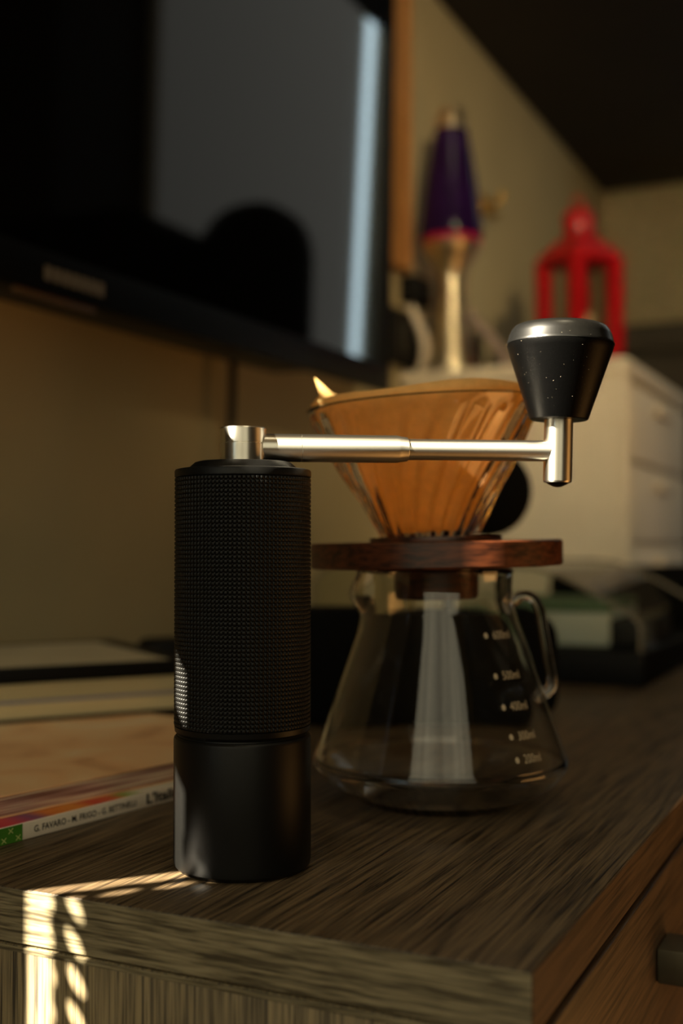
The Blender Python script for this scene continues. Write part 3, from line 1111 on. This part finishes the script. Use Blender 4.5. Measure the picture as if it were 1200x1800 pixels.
# plug, cables and small dark jars behind the lamp
a1 = tag(obj('plug_adapter', box(0, .030, -.03, .03, -.021, .021, .006, 3), M['black']), 'black plug adapter on the wall left of the lava lamp', 'adapter')
a1.location = (WX + .0005, 1.585, .486)
tag(obj('white_cable', tube([W(.0715, 1.70, .480), W(.095, 1.695, .468), W(.113, 1.69, .434), W(.1205, 1.69, .402), W(.118, 1.70, .380), W(.112, 1.72, .3695), W(.10, 1.735, .3695)], .0072, 12), M['cable_white']),
    'thick white cable curving down from the plug to the drawer tower', 'cable')
tag(obj('grey_cable', tube([W(.176, 1.80, .478), W(.205, 1.80, .462), W(.238, 1.80, .425), W(.262, 1.80, .385), W(.272, 1.80, .371)], .0085, 12), M['cable_grey']),
    'grey cable sloping down behind the lava lamp towards the lantern', 'cable')
tag(obj('white_plug', box(-.014, .014, -.010, .010, -.010, .010, .004), M['cable_white']), 'small white plug just left of the lava lamp base', 'plug').location = (WX + .0105, 1.664, .4845)
for (px, f, hh, rr, lab) in ((838, 1.83, .085, .0105, 'narrow dark bottle behind the lava lamp on the drawer tower'), (876, 1.84, .052, .017, 'low dark jar to the right of the narrow bottle on the drawer tower')):
    j = thing('jar' if rr > .012 else 'bottle', lab, 'jar' if rr > .012 else 'bottle', W((px - 600) / F_PX * f, f, UZ), TH)
    obj('body', lathe([(0, 0), (rr, 0), (rr, hh * .72), (rr * .7, hh * .8), (0, hh * .8)], 24), M['tv_black'], j)
    obj('lid', lathe([(0, hh * .8), (rr * .75, hh * .8), (rr * .75, hh), (0, hh)], 24), M['black'], j)
ps = thing('power_strip', 'black power strip on the wall under the plug adapter, behind the white cable', 'power strip', (WX + .0005, 1.42, .372))
obj('housing', box(0, .016, 0, .235, 0, .080, .006, 3), M['black'], ps)
for i in range(3):
    obj('socket', box(.016, .0172, .022 + i * .072, .062 + i * .072, .018, .060, .0006), M['tv_back'], ps)
hk = thing('wall_hook', 'small brass hook on the wall right of the lava lamp', 'hook', (WX, 1.94, .708))
obj('back_plate', box(0, .004, -.014, .014, -.018, .018, .0015), M['brass'], hk)
obj('prong', tube([(.003, 0, .006), (.022, 0, .0), (.032, 0, .008), (.034, 0, .020)], .0045, 10), M['brass'], hk)
obj('prong', tube([(.003, 0, -.006), (.016, .014, -.016), (.022, .026, -.010)], .0040, 10), M['brass'], hk)
tb = thing('pin_board', 'tan board on the wall, mostly hidden behind the television edge', 'board', (WX + .0005, 1.30, .511))
obj('panel', box(0, .012, .012, .258, .012, .447, .001), M['tan_board'], tb)
bm = bmesh.new()
for (a, b_, c_, d_) in ((0, .270, 0, .012), (0, .270, .447, .459), (0, .012, .012, .447), (.258, .270, .012, .447)):
    bx(bm, 0, .016, a, b_, c_, d_, .001)
obj('frame', bm, M['tan_board'], tb)
bk = thing('storage_box', 'dark storage box at the far end of the sideboard behind the drawer tower', 'box', (-.63, 2.38, 0))
obj('body', box(0, .42, 0, .34, 0, .50, .012, 3), M['basket'], bk)
obj('lid', box(-.006, .426, -.006, .346, .50, .56, .01, 3), M['basket'], bk)
oh = thing('overhead_cabinet', 'dark wooden overhead cabinet on the wall above the drawer tower', 'cabinet', (WX, 1.48, .977))
obj('carcass', box(.001, .352, 0, FY - 1.48 - .002, 0, .42), M['overhead'], oh, smooth=False)
for i in range(3):
    yy = (FY - 1.482) / 3
    d = obj('door', box(.352, .370, i * yy + .002, (i + 1) * yy - .002, .002, .418, .001), M['overhead'], oh)
    obj('handle', box(.370, .378, i * yy + yy / 2 - .05, i * yy + yy / 2 + .05, .02, .028, .002), M['pewter'], d)

# ------------------------------------------------------------------ low tray with clear lid, right of the carafe
TX0, TX1, TYY0, TYY1 = -.505, -.192, .983, 1.30
TR = thing('lidded_tray', 'low black tray with a clear sloping lid, right of the carafe', 'tray', (0, 0, 0))
obj('tray_base', box(TX0, TX1, TYY0, TYY1, 0, .0285, .003), M['black'], TR)
ol = [(-.1955, .029), (-.1952, .050), (-.1975, .0552), (-.2020, .0592), (-.232, .0765), (-.262, .0915), (-.285, .0985), (-.31, .1005), (-.47, .1005), (-.490, .095), (-.500, .082), (-.501, .029)]
bm = bmesh.new()
A = [bm.verts.new((x, TYY0 + .004, z)) for x, z in ol]
B = [bm.verts.new((x, TYY1 - .004, z)) for x, z in ol]
bm.faces.new(A)
bm.faces.new(list(reversed(B)))
for i in range(len(A) - 1):
    bm.faces.new((A[i + 1], A[i], B[i], B[i + 1]))
bmesh.ops.recalc_face_normals(bm, faces=bm.faces)
ld = obj('lid', bm, M['tray_lid'], TR, angle=40)
for yy in (TYY0 + .004, TYY1 - .004):
    obj('lid_highlight', tube([(x, yy, z) for x, z in ol], .0016, 8, sm=False), M['lid_highlight'], ld)  # pale tube added to draw the highlight along the lid's edge
card = thing('card_box', 'pale card box inside the lidded tray', 'box', (-.262, 1.035, .0287), .05)
obj('body', box(-.10, .030, 0, .16, 0, .030, .002), M['pale_card'], card)
obj('lid', box(-.101, .031, -.001, .161, .030, .038, .002), M['green_card'], card)
tag(obj('dark_packet', box(-.020, .016, -.06, .06, 0, .024, .004), M['dark_card']), 'dark packet beside the pale card box in the lidded tray', 'packet').location = (-.2150, 1.10, .0287)

pouch = bmesh.new()
bx(pouch, -.375, -.13, 1.335, 1.50, 0, .093, .028, 4)
for v in pouch.verts:
    if v.co.z > .05:
        v.co.z += .006 * sin(v.co.x * 60) + .005 * sin(v.co.y * 70 + 1)
tag(obj('soft_pouch', pouch, M['black_soft']), 'dark soft pouch lying behind the clear-lidded tray', 'pouch')

# black box speaker and the round microphone, behind the carafe
SP = thing('portable_speaker', 'black rounded portable speaker lying behind the carafe', 'speaker', W(.046, .80, 0), TH)
obj('body', prism(rrect(-.097, .097, .001, .0765, .020), -.028, .028, bevel=.004), M['black_soft'], SP)
obj('rubber_foot', box(-.07, -.04, -.02, .02, 0, .002), M['black'], SP, smooth=False)
obj('rubber_foot', box(.04, .07, -.02, .02, 0, .002), M['black'], SP, smooth=False)
MC = thing('microphone', 'black round-headed microphone on a thin stand, half hidden behind the dripper', 'microphone', W(.0830, .905, 0), TH)
obj('stand_base', lathe([(0, 0), (.042, 0), (.043, .003), (.040, .008), (.01, .012), (0, .012)], 40), M['black'], MC)
obj('stand_pole', tube([(0, 0, .010), (0, 0, .06), (.004, 0, .100), (.018, 0, .132)], .0045, 10), M['black'], MC)
hd = bmesh.new()
bmesh.ops.create_uvsphere(hd, u_segments=32, v_segments=20, radius=.035, matrix=Matrix.Translation((.0285, 0, .1600)))
obj('head', hd, M['black_soft'], MC)

# ------------------------------------------------------------------ pieces of the room seen only as reflections in the screen
wr = thing('wardrobe', 'dark wardrobe by the far wall, reflected as the dark left side of the screen', 'wardrobe', (CX1 + .08, FY - .42, FZ))
ww = RX - .02 - (CX1 + .08)
obj('carcass', box(0, ww, .02, .415, 0, 2.35), M['wardrobe'], wr, smooth=False)
for i in range(3):
    d = obj('door', box(i * ww / 3 + .002, (i + 1) * ww / 3 - .002, 0, .02, .05, 2.33, .001), M['wardrobe'], wr)
    obj('handle', box(i * ww / 3 + .04, i * ww / 3 + .052, -.02, 0, 1.0, 1.2, .003), M['pewter'], d)
AC = thing('armchair', 'black high-backed chair, seen only as the dark shape in the screen reflection', 'chair', (.245, 2.30, FZ))
obj('backrest', prism(rrect(-.135, .135, .50, 1.485, .125, 8), -.05, .06, bevel=.03), M['black_soft'], AC)
obj('seat', box(-.24, .26, -.48, .05, .38, .50, .05, 3), M['black_soft'], AC)
obj('armrest', prism(rrect(.10, .60, .50, 1.425, .06, 8), -.30, .02, bevel=.03), M['black_soft'], AC)
obj('stem', lathe([(0, .08), (.03, .08), (.03, .39), (0, .39)], 20), M['black'], AC)
for i in range(5):
    a = 2 * pi * i / 5
    obj('leg', tube([(0, 0, .09), (.15 * cos(a), .15 * sin(a), .06), (.28 * cos(a), .28 * sin(a), .02)], .02, 8), M['black'], AC)
